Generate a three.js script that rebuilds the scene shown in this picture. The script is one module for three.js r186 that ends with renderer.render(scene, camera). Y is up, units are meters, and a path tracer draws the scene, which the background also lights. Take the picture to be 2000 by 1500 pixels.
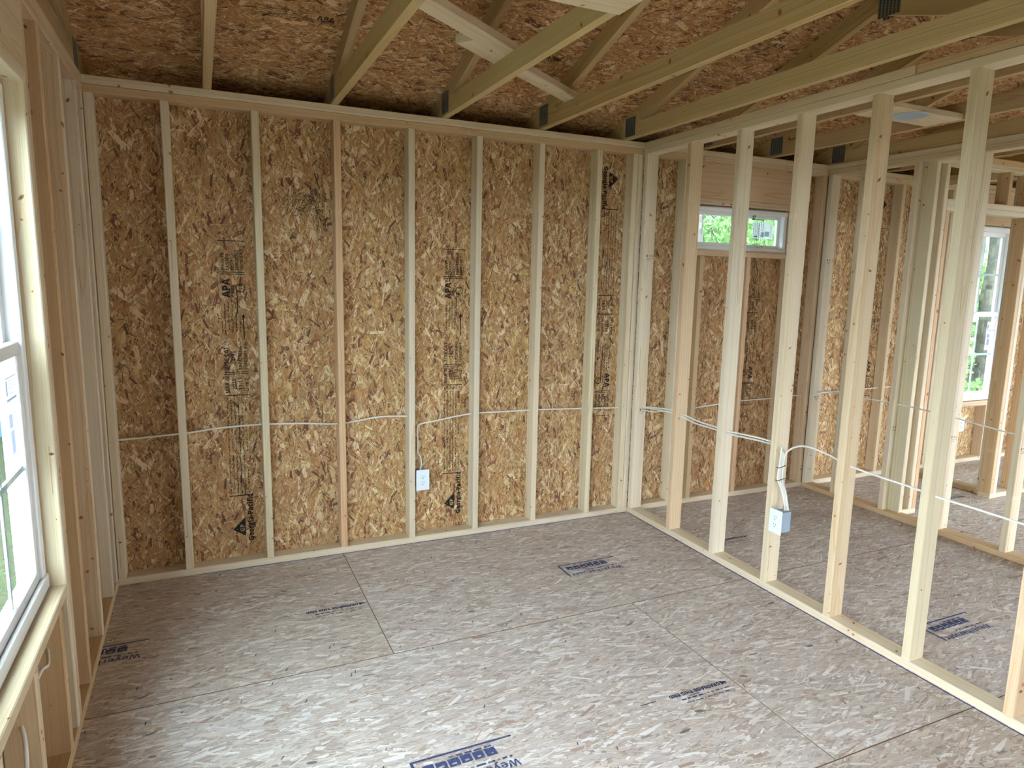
import * as THREE from 'three';
import { mergeGeometries } from 'three/addons/utils/BufferGeometryUtils.js';

// ---------------------------------------------------------------- camera, sky, exposure
const renderer = new THREE.WebGLRenderer({ antialias: true });
renderer.toneMapping = THREE.LinearToneMapping;
renderer.toneMappingExposure = 1.0;
renderer.shadowMap.enabled = true;
const scene = new THREE.Scene();
const camera = new THREE.PerspectiveCamera(2 * Math.atan(750 / 1322) * 180 / Math.PI, 2000 / 1500, 0.05, 300);
camera.position.set(0.4518, 1.6035, 3.7928);
camera.rotation.order = 'YXZ';
camera.rotation.set(-0.15581, -0.43042, 0.02093);
// an even overcast sky lights the house through its openings
scene.background = new THREE.Color().setRGB(0.83, 0.93, 1.05);
scene.backgroundIntensity = 24;

// ---------------------------------------------------------------- helpers
let seed = 12345;
const rnd = () => { seed = (seed + 0x6d2b79f5) | 0; let t = Math.imul(seed ^ (seed >>> 15), 1 | seed); t = (t + Math.imul(t ^ (t >>> 7), 61 | t)) ^ t; return ((t ^ (t >>> 14)) >>> 0) / 4294967296; };
const rr = (a, b) => a + (b - a) * rnd();
const pick = (a) => a[Math.floor(rnd() * a.length)];
const gauss = () => (rnd() + rnd() + rnd() + rnd() - 2) * 0.87;
const count = {};
const numbered = (n) => { const k = count[n] = (count[n] ?? -1) + 1; return k ? n + '_' + String(k).padStart(3, '0') : n; };
function shade(o) { o.castShadow = o.receiveShadow = true; return o; }
function tag(o, label, category, group, kind) {
  o.userData.label = label; o.userData.category = category;
  if (group) o.userData.group = group;
  if (kind) o.userData.kind = kind;
  return o;
}
function base(name, x = 0, y = 0, z = 0) { const g = new THREE.Group(); g.name = numbered(name); g.position.set(x, y, z); scene.add(g); return g; }
function structure(name, label, category = 'wall') { const g = new THREE.Group(); g.name = name; scene.add(g); return tag(g, label, category, null, 'structure'); }
function part(parent, name, geo, mat) { const m = shade(new THREE.Mesh(geo, mat)); m.name = name; parent.add(m); return m; }
function single(name, geo, mat) { const m = shade(new THREE.Mesh(geo, mat)); m.name = numbered(name); scene.add(m); return m; }
function canvas(w, h, draw) { const c = document.createElement('canvas'); c.width = w; c.height = h; draw(c.getContext('2d'), w, h); return c; }
function tex(c, srgb = true, wrap = THREE.RepeatWrapping, wrapT = wrap) {
  const t = new THREE.CanvasTexture(c); t.wrapS = wrap; t.wrapT = wrapT; if (srgb) t.colorSpace = THREE.SRGBColorSpace; return t;
}
const hsl = (h, s, l, a = 1) => `hsla(${h.toFixed(1)},${s.toFixed(1)}%,${l.toFixed(1)}%,${a})`;

// ---------------------------------------------------------------- strand board
function strands(size, metres, o) {
  return canvas(size, size, (g) => {
    const px = size / metres;
    g.fillStyle = o.under; g.fillRect(0, 0, size, size);
    const flake = (x, y, L, W, a, col, line, grain) => {
      const r = L * 0.6;
      for (const dx of [0, size, -size]) for (const dy of [0, size, -size]) {
        const X = x + dx, Y = y + dy;
        if (X < -r || X > size + r || Y < -r || Y > size + r) continue;
        g.save(); g.translate(X, Y); g.rotate(a);
        g.beginPath();
        const p = o.jit;
        g.moveTo(-L / 2 * p[0], -W / 2); g.lineTo(L / 2 * p[1], -W / 2 * p[2]); g.lineTo(L / 2, W / 2 * p[3]); g.lineTo(L * 0.1, W / 2 * p[4]); g.lineTo(-L / 2, W / 2 * p[5]);
        g.closePath(); g.fillStyle = col; g.fill();
        if (line) { g.strokeStyle = line; g.lineWidth = o.edge; g.stroke(); }
        if (grain) {
          g.strokeStyle = grain; g.lineWidth = 0.8;
          for (let k = -1; k < 2; k++) { const yy = k * W * 0.24 + p[2]; g.beginPath(); g.moveTo(-L * 0.42, yy); g.lineTo(L * 0.42, yy * 0.8); g.stroke(); }
        }
        g.restore();
      }
    };
    for (let i = 0; i < o.n; i++) {
      const q = i / o.n;
      const L = rr(...o.len) * px * (rnd() < 0.3 ? 0.55 : 1), W = rr(...o.wid) * px * (rnd() < 0.45 ? 0.35 : 1);
      o.jit = [rr(0.8, 1), rr(0.75, 1), rr(0.6, 1.1), rr(0.6, 1.1), rr(0.75, 1.15), rr(0.5, 1)];
      const t = rnd();
      let c = t < o.dark ? o.darks : t < o.dark + o.pale ? o.pales : o.mids;
      c = pick(c);
      const h = c[0] + gauss() * 2.2, s = c[1] + gauss() * 5, l = c[2] + gauss() * o.vary;
      flake(rnd() * size, rnd() * size, L, W, o.dir + gauss() * o.spread, hsl(h, s, l, q < 0.5 ? 1 : 0.92), rnd() < o.edged ? hsl(h - 4, s, l * 0.55, 0.5) : null, rnd() < 0.6 ? hsl(h - 2, s, l * rr(0.8, 1.12), 0.35) : null);
    }
    if (o.after) o.after(g, px, size);
  });
}
const wallStrands = strands(2048, 1.6, {
  under: '#7a5636', n: 10500, len: [0.03, 0.125], wid: [0.005, 0.032], dir: Math.PI / 2, spread: 1.15, edge: 1.4, edged: 0.6, vary: 5, dark: 0.06, pale: 0.2,
  mids: [[35, 36, 56], [33, 36, 53], [37, 35, 59], [30, 35, 51], [36, 33, 55]], darks: [[22, 34, 35], [25, 34, 40], [19, 30, 32]], pales: [[39, 46, 72], [41, 44, 77], [38, 40, 69]],
  after(g, px, size) {   // slivers, pale and dark, lying every way
    for (let i = 0; i < 12500; i++) {
      const l = rr(10, 66) * (rnd() < 0.2 ? 1.6 : 1), w = rr(1, 5.5), k = rr(-9, 9), t = rnd();
      g.save(); g.translate(rnd() * size, rnd() * size); g.rotate(Math.PI / 2 + gauss() * 1.3);
      g.fillStyle = t < 0.42 ? hsl(rr(36, 43), rr(38, 52), rr(68, 86), rr(0.6, 1)) : t < 0.8 ? hsl(rr(28, 36), rr(34, 44), rr(36, 50), rr(0.5, 0.9)) : hsl(rr(15, 26), rr(36, 50), rr(18, 34), rr(0.65, 1));
      g.beginPath(); g.moveTo(-l / 2, 0); g.quadraticCurveTo(0, k - w, l / 2, 0); g.quadraticCurveTo(0, k + w, -l / 2, 0); g.fill(); g.restore();
    }
    for (let i = 0; i < 70; i++) { g.save(); g.translate(rnd() * size, rnd() * size); g.rotate(Math.PI / 2 + gauss() * 0.9); g.fillStyle = hsl(rr(14, 22), 34, rr(28, 36), 0.9); g.beginPath(); g.moveTo(-rr(20, 44), -6); g.lineTo(rr(20, 44), -rr(5, 11)); g.lineTo(rr(18, 40), rr(5, 10)); g.lineTo(-rr(22, 40), 7); g.fill(); g.restore(); }
  },
});
const floorStrands = strands(2048, 2.0, {
  under: '#a89a8c', n: 17000, len: [0.025, 0.12], wid: [0.004, 0.022], dir: 0, spread: 0.62, edge: 1.0, edged: 0.25, vary: 2.2, dark: 0.045, pale: 0.22,
  mids: [[31, 16, 72], [29, 14, 70], [33, 16, 75], [27, 14, 68]], darks: [[24, 18, 58], [22, 18, 54], [26, 16, 62]], pales: [[34, 16, 84], [32, 12, 86], [30, 14, 81]],
  after(g, px, size) {
    for (let i = 0; i < 5200; i++) {
      const x = rnd() * size, y = rnd() * size, a = gauss() * 0.6, l = rr(20, 90), k = rr(-14, 14);
      g.save(); g.translate(x, y); g.rotate(a); g.strokeStyle = rnd() < 0.55 ? hsl(32, 16, rr(80, 92), rr(0.25, 0.6)) : hsl(24, 18, rr(48, 62), rr(0.2, 0.5)); g.lineWidth = rr(0.8, 3.2);
      g.beginPath(); g.moveTo(-l / 2, 0); g.quadraticCurveTo(0, k, l / 2, gauss() * 5); g.stroke(); g.restore();
    }
    for (let i = 0; i < 420; i++) { g.save(); g.translate(rnd() * size, rnd() * size); g.rotate(gauss() * 0.5); g.fillStyle = hsl(24, 22, rr(24, 38), 0.6); g.fillRect(0, 0, rr(10, 46), rr(1, 2.4)); g.restore(); }
    for (let i = 0; i < 16; i++) { g.fillStyle = hsl(30, 8, 34, 0.75); g.beginPath(); g.ellipse(rnd() * size, rnd() * size, rr(12, 30), rr(4, 8), gauss() * 0.3, 0, 7); g.fill(); }
    for (let i = 0; i < 46; i++) { g.save(); g.translate(rnd() * size, rnd() * size); g.rotate(1.2 + gauss() * 0.3); g.fillStyle = 'rgba(38,44,84,0.8)'; g.fillRect(0, 0, rr(14, 26), rr(3, 5)); g.restore(); }
  },
});
const osbMap = tex(wallStrands), osbBump = tex(wallStrands, false), floorMap = tex(floorStrands), floorBump = tex(floorStrands, false);
const M = {};
M.osb = new THREE.MeshStandardMaterial({ map: osbMap, bumpMap: osbBump, bumpScale: 0.0012, roughness: 0.82 });
M.osbWarm = M.osb.clone(); M.osbWarm.color.setRGB(0.95, 0.9, 0.86);
M.osbPale = M.osb.clone(); M.osbPale.color.setRGB(1, 0.97, 0.92);
M.roof = M.osb.clone(); M.roof.color.setRGB(1, 0.87, 0.78);   // the roof panels are of a redder wood
M.floor = new THREE.MeshStandardMaterial({ map: floorMap, bumpMap: floorBump, bumpScale: 0.0005, roughness: 0.66 });
M.floor2 = M.floor.clone(); M.floor2.color.setRGB(0.95, 0.93, 0.9);

// ---------------------------------------------------------------- sawn lumber
function sawn(h, s, l, knots, arches) {
  return canvas(512, 2048, (g, w, hh) => {
    g.fillStyle = hsl(h, s, l); g.fillRect(0, 0, w, hh);
    const ph = rr(0, 6), A = rr(3, 9), wav = (y) => A * Math.sin(y * 0.0031 + ph) + 3 * Math.sin(y * 0.011 + ph * 2);
    const curve = (x, amp = 1) => { g.beginPath(); for (let y = -10; y <= hh + 20; y += 32) g.lineTo(x + amp * wav(y), y); g.stroke(); };
    for (let i = 0; i < 26; i++) { g.strokeStyle = hsl(h + gauss() * 4, s + gauss() * 8, l + gauss() * 5, 0.28); g.lineWidth = rr(14, 60); curve(rnd() * w); }
    for (let i = 0; i < 150; i++) { g.strokeStyle = hsl(h - 5, s + 6, l - rr(8, 24), rr(0.12, 0.42)); g.lineWidth = rr(0.8, 2.6); const x = rnd() * w; curve(x); if (x < 12) curve(x + w); if (x > w - 12) curve(x - w); }
    for (let k = 0; k < arches; k++) {
      const cx = rr(40, w - 40), y0 = rr(100, hh - 200), up = rnd() < 0.5 ? 1 : -1;
      for (let j = 0; j < 8; j++) { g.strokeStyle = hsl(h - 7, s + 8, l - rr(10, 20), 0.34); g.lineWidth = rr(1.2, 2.6); g.beginPath(); const sp = 5 + j * 5, len = 120 + j * 46; g.moveTo(cx - sp, y0 + up * len); g.bezierCurveTo(cx - sp * 0.8, y0 - up * (20 + j * 10), cx + sp * 0.8, y0 - up * (20 + j * 10), cx + sp, y0 + up * len); g.stroke(); }
    }
    for (let k = 0; k < knots; k++) {
      const x = rr(14, w - 14), y = rr(20, hh - 20), r = rr(2.5, 10) * (rnd() < 0.4 ? 0.6 : 1.1);
      for (let j = 4; j > 0; j--) { g.strokeStyle = hsl(h - 6, s + 8, l - 15, 0.2 + 0.05 * (4 - j)); g.lineWidth = 1.4; g.beginPath(); g.ellipse(x, y, r + j * 3, r * 1.1 + j * 9, 0, 0, 7); g.stroke(); }
      g.fillStyle = hsl(26, 44, rr(34, 54), 0.8); g.beginPath(); g.ellipse(x, y, r * rr(0.8, 1.5), r * rr(0.4, 0.9), gauss() * 0.7, 0, 7); g.fill();
      g.fillStyle = hsl(20, 42, 24, 0.7); g.beginPath(); g.ellipse(x, y, r * 0.4, r * 0.35, 0, 0, 7); g.fill();
    }
    for (let k = 0; k < 8; k++) { g.fillStyle = hsl(30, 20, 30, 0.7); g.beginPath(); g.arc(rnd() * w, rnd() * hh, 1.3, 0, 7); g.fill(); }
    for (let k = 0; k < 5; k++) { g.fillStyle = hsl(24, 40, 34, 0.3); g.fillRect(rnd() * w, rnd() * hh, rr(2, 5), rr(60, 220)); }
  });
}
const timber = (h, s, l, kn, ar, tint = [1, 1, 1]) => {
  const c = sawn(h, s, l, kn, ar);
  return new THREE.MeshStandardMaterial({ map: tex(c, true, THREE.RepeatWrapping, THREE.MirroredRepeatWrapping), bumpMap: tex(c, false, THREE.RepeatWrapping, THREE.MirroredRepeatWrapping), bumpScale: 0.0004, roughness: 0.68, color: new THREE.Color().setRGB(...tint) });
};
const WOOD = [timber(40, 32, 75, 34, 4), timber(38, 35, 72, 60, 6), timber(35, 36, 70, 46, 5), timber(42, 28, 76, 24, 8)];
const pink = WOOD[2].clone(); pink.color.setRGB(1, 0.91, 0.83);
const green = WOOD[3].clone(); green.color.setRGB(0.95, 0.945, 0.86);
const tan = WOOD[1].clone(); tan.color.setRGB(0.9, 0.8, 0.68);
const dimmedPine = [timber(43, 36, 64, 26, 12), timber(40, 36, 61, 30, 9), timber(37, 32, 60, 22, 6)];   // yellower truss stock, its colour darkened to stand in for dim roof light
const W = { pale: WOOD[0], knotty: WOOD[1], amber: WOOD[2], cream: WOOD[3], pink, green, tan };
const anyWood = () => pick([W.pale, W.pale, W.cream, W.knotty, W.amber, W.green]);

const lumberCache = new Map();
// a piece with eased edges whose grain runs along the given axis; its centre is the origin
function lumberGeo(dx, dy, dz, axis) {
  const variant = Math.floor(rnd() * 7), key = [dx.toFixed(4), dy.toFixed(4), dz.toFixed(4), axis, variant].join();
  if (lumberCache.has(key)) return lumberCache.get(key);
  const d = { x: dx, y: dy, z: dz }, [pa, qa] = { x: ['y', 'z'], y: ['z', 'x'], z: ['x', 'y'] }[axis];
  const L = d[axis] / 2, P = d[pa] / 2, Q = d[qa] / 2, c = Math.min(0.0034, P * 0.3, Q * 0.3);
  const ring = [[P, -Q + c], [P, Q - c], [P - c, Q], [-P + c, Q], [-P, Q - c], [-P, -Q + c], [-P + c, -Q], [P - c, -Q]];
  const pos = [], nor = [], uv = [], u0 = variant * 0.137, v0 = variant * 0.311;
  const at = (l, p, q) => { const o = { [axis]: l, [pa]: p, [qa]: q }; return [o.x, o.y, o.z]; };
  let run = 0;
  for (let i = 0; i < 8; i++) {
    const a = ring[i], b = ring[(i + 1) % 8], len = Math.hypot(b[0] - a[0], b[1] - a[1]), n = at(0, (b[1] - a[1]) / len, -(b[0] - a[0]) / len);
    const u1 = u0 + run / 0.42, u2 = u0 + (run + len) / 0.42, va = v0, vb = v0 + 2 * L / 2.5;
    run += len;
    for (const [pt, l, u, v] of [[a, -L, u1, va], [b, -L, u2, va], [b, L, u2, vb], [a, -L, u1, va], [b, L, u2, vb], [a, L, u1, vb]]) { pos.push(...at(l, pt[0], pt[1])); nor.push(...n); uv.push(u, v); }
  }
  for (const s of [-1, 1]) for (let i = 1; i < 7; i++) {
    const tri = s > 0 ? [ring[0], ring[i], ring[i + 1]] : [ring[0], ring[i + 1], ring[i]];
    for (const t of tri) { pos.push(...at(s * L, t[0], t[1])); nor.push(...at(s, 0, 0)); uv.push(u0 + t[0] / 0.42, v0 + t[1] / 0.6); }
  }
  const g = new THREE.BufferGeometry();
  g.setAttribute('position', new THREE.Float32BufferAttribute(pos, 3)); g.setAttribute('normal', new THREE.Float32BufferAttribute(nor, 3)); g.setAttribute('uv', new THREE.Float32BufferAttribute(uv, 2));
  lumberCache.set(key, g); return g;
}
function lum(parent, name, x0, x1, y0, y1, z0, z1, axis, mat = anyWood()) {
  const m = part(parent, name, lumberGeo(x1 - x0, y1 - y0, z1 - z0, axis), mat);
  m.position.set((x0 + x1) / 2, (y0 + y1) / 2, (z0 + z1) / 2);
  return m;
}
// a box with its texture laid out in metres; strands run along axis vAxis
function slabGeo(x0, x1, y0, y1, z0, z1, vAxis, tile, ou = 0, ov = 0) {
  const g = new THREE.BoxGeometry(x1 - x0, y1 - y0, z1 - z0); g.translate((x0 + x1) / 2, (y0 + y1) / 2, (z0 + z1) / 2);
  const p = g.attributes.position, n = g.attributes.normal, uv = g.attributes.uv, get = { x: (i) => p.getX(i), y: (i) => p.getY(i), z: (i) => p.getZ(i) };
  for (let i = 0; i < p.count; i++) {
    const ax = Math.abs(n.getX(i)) > 0.5 ? 'x' : Math.abs(n.getY(i)) > 0.5 ? 'y' : 'z', rest = ['x', 'y', 'z'].filter((a) => a !== ax);
    const v = rest.includes(vAxis) ? vAxis : rest[1], u = rest.find((a) => a !== v);
    uv.setXY(i, get[u](i) / tile + ou, get[v](i) / tile + ov);
  }
  return g;
}
const bx = (x0, x1, y0, y1, z0, z1) => { const g = new THREE.BoxGeometry(x1 - x0, y1 - y0, z1 - z0); g.translate((x0 + x1) / 2, (y0 + y1) / 2, (z0 + z1) / 2); return g; };
// a prism between x0 and x1 over a convex outline of [z, y] points, its grain along [dz, dy]
function prism(poly, x0, x1, dz, dy, tile = [0.42, 2.5]) {
  const len = Math.hypot(dz, dy), ez = dz / len, ey = dy / len, ou = rnd(), ov = rnd(), pos = [], nor = [], uv = [];
  let area = 0; for (let i = 0; i < poly.length; i++) { const a = poly[i], b = poly[(i + 1) % poly.length]; area += a[0] * b[1] - b[0] * a[1]; }
  const P = area < 0 ? poly.slice().reverse() : poly;
  const along = (p) => p[0] * ez + p[1] * ey, across = (p) => -p[0] * ey + p[1] * ez;
  for (const [x, s] of [[x0, -1], [x1, 1]]) for (let i = 1; i < P.length - 1; i++) {
    const tri = s < 0 ? [P[0], P[i], P[i + 1]] : [P[0], P[i + 1], P[i]];
    for (const t of tri) { pos.push(x, t[1], t[0]); nor.push(s, 0, 0); uv.push(across(t) / tile[0] + ou + (s > 0 ? 0.4 : 0), along(t) / tile[1] + ov); }
  }
  for (let i = 0; i < P.length; i++) {
    const a = P[i], b = P[(i + 1) % P.length], l = Math.hypot(b[0] - a[0], b[1] - a[1]), n = [0, -(b[0] - a[0]) / l, (b[1] - a[1]) / l];
    for (const [pt, x] of [[a, x0], [b, x1], [b, x0], [a, x0], [a, x1], [b, x1]]) { pos.push(x, pt[1], pt[0]); nor.push(...n); uv.push(x / tile[0] + ou * 1.7, along(pt) / tile[1] + ov); }
  }
  const g = new THREE.BufferGeometry();
  g.setAttribute('position', new THREE.Float32BufferAttribute(pos, 3)); g.setAttribute('normal', new THREE.Float32BufferAttribute(nor, 3)); g.setAttribute('uv', new THREE.Float32BufferAttribute(uv, 2));
  return g;
}
function tube(pts, r = 0.0048, seg = 12) {
  return new THREE.TubeGeometry(new THREE.CatmullRomCurve3(pts.map((p) => new THREE.Vector3(...p)), false, 'centripetal'), pts.length * seg, r, 8);
}
// flat print laid on a surface: a sheet of ink w by h metres facing +z
function ink(parent, name, tx, w, h, x, y, z, rx = 0, ry = 0, rz = 0, tone = 0x16140f, op = 1) {
  const m = part(parent, name, new THREE.PlaneGeometry(w, h), new THREE.MeshStandardMaterial({ map: tx, color: 0xffffff, transparent: true, opacity: op, roughness: 0.9, polygonOffset: true, polygonOffsetFactor: -2 }));
  m.position.set(x, y, z); m.rotation.set(rx, ry, rz); m.castShadow = false; return m;
}

// ---------------------------------------------------------------- prints
// worn: flecks of the ink are missing, as on rough strand board
function worn(g, w, h, n) { g.globalCompositeOperation = 'destination-out'; for (let i = 0; i < n; i++) { g.save(); g.translate(rnd() * w, rnd() * h); g.rotate(rnd() * 3); g.fillStyle = `rgba(0,0,0,${rr(0.3, 1)})`; g.fillRect(0, 0, rr(4, 20), rr(1, 4)); g.restore(); } g.globalCompositeOperation = 'source-over'; }
// lines of small type that cannot be read in the photograph
function smallType(g, x, y, w, n, step, size) { for (let k = 0; k < n; k++) { let q = x; while (q < x + w * (k === n - 1 ? 0.6 : 1)) { const l = rr(size * 0.5, size * 2.2); g.globalAlpha = rr(0.45, 0.9); g.fillRect(q, y + k * step, l, size * 0.55); g.globalAlpha = 1; q += l + size * 0.5; } } }
// the long stamp on the wall sheathing, 1.70 m x 0.13 m, read with the head turned to the left
const wallStamp = tex(canvas(2040, 156, (g, w, h) => {
  g.fillStyle = '#120f0b'; g.strokeStyle = '#120f0b';
  const t = (s, x, y, px, b = true) => { g.font = (b ? 'bold ' : '') + px + 'px sans-serif'; g.fillText(s, x, y); };
  t('Georgia-Pacific', 4, 146, 46); g.lineWidth = 2.5; g.strokeText('Georgia-Pacific', 4, 146);
  g.beginPath(); g.moveTo(96, 18); g.lineTo(44, 96); g.lineTo(176, 96); g.closePath(); g.fill();
  g.globalCompositeOperation = 'destination-out'; t('GP', 76, 90, 40); g.globalCompositeOperation = 'source-over';
  g.fillRect(330, 6, 7, 146);
  smallType(g, 350, 14, 260, 6, 22, 11); smallType(g, 640, 14, 240, 6, 22, 11); smallType(g, 900, 14, 110, 6, 22, 11);
  g.fillRect(345, 82, 560, 3);
  g.fillRect(1020, 4, 5, 148);
  t('MAR 06', 1036, 36, 34); t('2025', 1060, 76, 34); t('11:13', 1056, 114, 34); t('Line 2', 1044, 150, 32);
  g.fillRect(1162, 6, 5, 146); g.fillRect(1174, 6, 5, 146);
  t('7/16 CAT', 1196, 36, 36); t('0.418', 1370, 36, 28, false); t('24/16', 1226, 78, 36); t('SHEATHING', 1192, 116, 28); t('EXPOSURE 1', 1192, 148, 26);
  g.fillRect(1390, 132, 150, 6); g.beginPath(); g.moveTo(1560, 135); g.lineTo(1534, 124); g.lineTo(1534, 146); g.fill();
  smallType(g, 1440, 24, 190, 5, 22, 11); g.fillRect(1560, 100, 150, 5);
  t('APA', 1666, 62, 62); t('MILL', 1690, 86, 24);
  g.lineWidth = 2; g.font = 'bold 62px sans-serif'; g.strokeText('APA', 1666, 62); g.lineWidth = 6; g.beginPath(); g.arc(1726, 124, 26, 0, 6.3); g.stroke(); t('PS 2', 1698, 134, 26);
  g.fillRect(1812, 4, 5, 148); g.fillRect(1824, 4, 5, 148);
  ['MADE IN', 'CANADA', 'WITH', 'IMPORTED', 'MATERIALS'].forEach((s, i) => t(s, 1838, 34 + i * 28, 26));
  g.fillRect(2022, 0, 5, 156);
  worn(g, w, h, 520);
}), true, THREE.ClampToEdgeWrapping);
const floorStamp = tex(canvas(640, 270, (g, w, h) => {
  g.fillStyle = '#39456f';
  g.font = 'bold 76px sans-serif'; g.fillText('Weyerhaeuser', 40, 66, 540);
  smallType(g, 60, 88, 510, 1, 26, 26);
  for (let k = 0; k < 6; k++) { g.fillRect(130 + k * 72, 136 + rr(0, 10), 62, 62); g.clearRect(148 + k * 72, 156, rr(8, 30), rr(8, 18)); } smallType(g, 140, 210, 420, 1, 20, 26);
  g.fillRect(0, 246, 600, 14); g.fillRect(590, 20, 16, 240);
  worn(g, w, h, 420);
}), true, THREE.ClampToEdgeWrapping);
const floorArrow = tex(canvas(760, 140, (g, w, h) => {
  g.fillStyle = '#232c52'; g.strokeStyle = '#232c52'; g.lineWidth = 3;
  smallType(g, 60, 6, 620, 1, 26, 22); smallType(g, 30, 44, 690, 1, 26, 24);
  g.font = 'bold 46px sans-serif'; g.fillText('DRAINAGE THIS END', 66, 124, 560); g.strokeText('DRAINAGE THIS END', 66, 124, 560);
  g.beginPath(); g.moveTo(0, 108); g.lineTo(60, 84); g.lineTo(60, 132); g.fill(); g.fillRect(630, 106, 130, 7);
  worn(g, w, h, 120);
}), true, THREE.ClampToEdgeWrapping);
const studStamp = tex(canvas(128, 96, (g, w, h) => { g.fillStyle = '#2a241c'; g.font = 'bold 36px sans-serif'; g.fillText('No.2', 48, 36); g.fillRect(6, 8, 16, 30); smallType(g, 4, 54, 116, 2, 20, 14); worn(g, w, h, 40); }), true, THREE.ClampToEdgeWrapping);
const roofStamp = tex(canvas(512, 110, (g, w, h) => { g.fillStyle = '#120f0b'; g.font = 'bold 60px sans-serif'; g.fillText('APA', 380, 60); smallType(g, 4, 10, 350, 5, 20, 11); worn(g, w, h, 260); }), true, THREE.ClampToEdgeWrapping);
const mould = tex(canvas(512, 512, (g, w, h) => {
  for (let k = 0; k < 760; k++) { const cx = (k % 3 ? 350 : 200) + gauss() * 120, cy = (k % 3 ? 240 : 200) + gauss() * 110; g.fillStyle = `rgba(24,26,20,${rr(0.35, 0.9)})`; g.beginPath(); g.ellipse(cx, cy, rr(1, 5), rr(1, 3.5), rnd() * 3, 0, 7); g.fill(); }
}), true, THREE.ClampToEdgeWrapping);

// ---------------------------------------------------------------- dimensions
const H = 2.405, TOP = 2.481, D = 0.089, T = 0.038, DEPTH = 4.88, LENGTH = 9.57, SLOPE = 1 / 3;
const P1 = 3.099, P2 = 4.76, P3 = 5.93, W3 = 0.775;

// ---------------------------------------------------------------- floor
const floor = structure('floor', 'worn grey strand board subfloor of large panels printed in blue', 'floor');
{
  const rows = [[-0.12, 1.15, 1.135], [1.15, 2.369, 2.352], [2.369, 3.588, 1.135], [3.588, 5.0, 2.352]];
  rows.forEach(([z0, z1, s], r) => {
    let xs = [-0.12]; for (let x = s - 2.438 * 2; x < LENGTH; x += 2.438) if (x > 0.1) xs.push(x); xs.push(LENGTH + 0.12);
    for (let i = 0; i + 1 < xs.length; i++) part(floor, 'floor_panel', slabGeo(xs[i] + 0.0022, xs[i + 1] - 0.0022, -0.019, 0, z0 + 0.003, z1 - 0.003, 'z', 2.0, rnd(), rnd()), (i + r) % 3 ? M.floor : M.floor2);
  });
  part(floor, 'joist_deck', slabGeo(-0.12, LENGTH + 0.12, -0.06, -0.0195, -0.12, 5.0, 'x', 1.6), new THREE.MeshStandardMaterial({ color: 0x4a3a2a, roughness: 0.9 }));
  const joint = new THREE.MeshStandardMaterial({ color: 0x725c40, roughness: 1 });
  for (const z of [1.15, 2.369, 3.588]) part(floor, 'joint', bx(0, LENGTH, -0.004, -0.0008, z - 0.003, z + 0.003), joint);
  rows.forEach(([z0, z1, s]) => { for (let x = s - 2.438 * 2; x < LENGTH; x += 2.438) if (x > 0.1) part(floor, 'joint', bx(x - 0.0022, x + 0.0022, -0.004, -0.0008, z0 + 0.003, z1 - 0.003), joint); });
  const stamp = (x, z) => ink(floor, 'print', floorStamp, 0.39, 0.165, x, 0.0006, z, -Math.PI / 2, 0, Math.PI);
  stamp(2.385, 0.7); stamp(1.185, 1.895); stamp(3.66, 1.94); stamp(-0.02, 0.7); stamp(4.86, 1.9); stamp(5.6, 0.6); stamp(3.6, 3.2); stamp(2.4, 3.1);
  const arrow = (x, z) => ink(floor, 'print', floorArrow, 0.42, 0.078, x, 0.0006, z, -Math.PI / 2, 0, Math.PI);
  arrow(0.915, 0.67); arrow(2.115, 1.885); arrow(3.36, 0.69); arrow(4.56, 1.9); arrow(0.9, 3.1);
  const chalk = new THREE.MeshStandardMaterial({ color: 0x2b3f8c, roughness: 0.95 });
  part(floor, 'chalk_line', bx(P1 - 0.0075, P1 - 0.0015, 0, 0.0005, 0.02, 4.7), chalk);
  part(floor, 'chalk_line', bx(0.4, P1 - 0.02, 0, 0.0005, 0.001, 0.006), chalk);
}

// ---------------------------------------------------------------- outer walls
const inkZ = -D + 0.0008;
function sheathing(wall, rects, mat, plane) {   // one panel: a board less its openings
  const ou = rnd(), ov = rnd();
  const gs = rects.map(([a0, a1, y0, y1]) => plane === 'z-' ? slabGeo(a0, a1, y0, y1, -D - 0.011, -D, 'y', 1.6, ou, ov) : plane === 'z+' ? slabGeo(a0, a1, y0, y1, DEPTH + D, DEPTH + D + 0.011, 'y', 1.6, ou, ov)
    : plane === 'x-' ? slabGeo(-D - 0.011, -D, y0, y1, a0, a1, 'y', 1.6, ou, ov) : slabGeo(LENGTH + D, LENGTH + D + 0.011, y0, y1, a0, a1, 'y', 1.6, ou, ov));
  return part(wall, 'sheathing_panel', mergeGeometries(gs), mat);
}
// the pieces of the panel a0..a1 that are left beside the openings [a, b, low, high]
function cut(a0, a1, y0, y1, holes) {
  const hs = holes.filter((h) => h[0] < a1 && h[1] > a0);
  if (!hs.length) return [[a0, a1, y0, y1]];
  const out = []; let a = a0;
  for (const [p, q, l, u] of hs.sort((m, n) => m[0] - n[0])) {
    const s = Math.max(p, a0), e = Math.min(q, a1);
    if (s > a) out.push([a, s, y0, y1]);
    if (l > y0) out.push([s, e, y0, l]);
    if (u < y1) out.push([s, e, u, y1]);
    a = e;
  }
  if (a < a1) out.push([a, a1, y0, y1]);
  return out;
}
const smallRO = [3.514, 4.44, 1.82, 2.132], tallRO = [6.298, 7.218, 0.563, 2.147], leftRO = [1.25, 2.17, 0.563, 2.147], leftRO2 = [2.9, 4.3, 0, 2.06];

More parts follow.
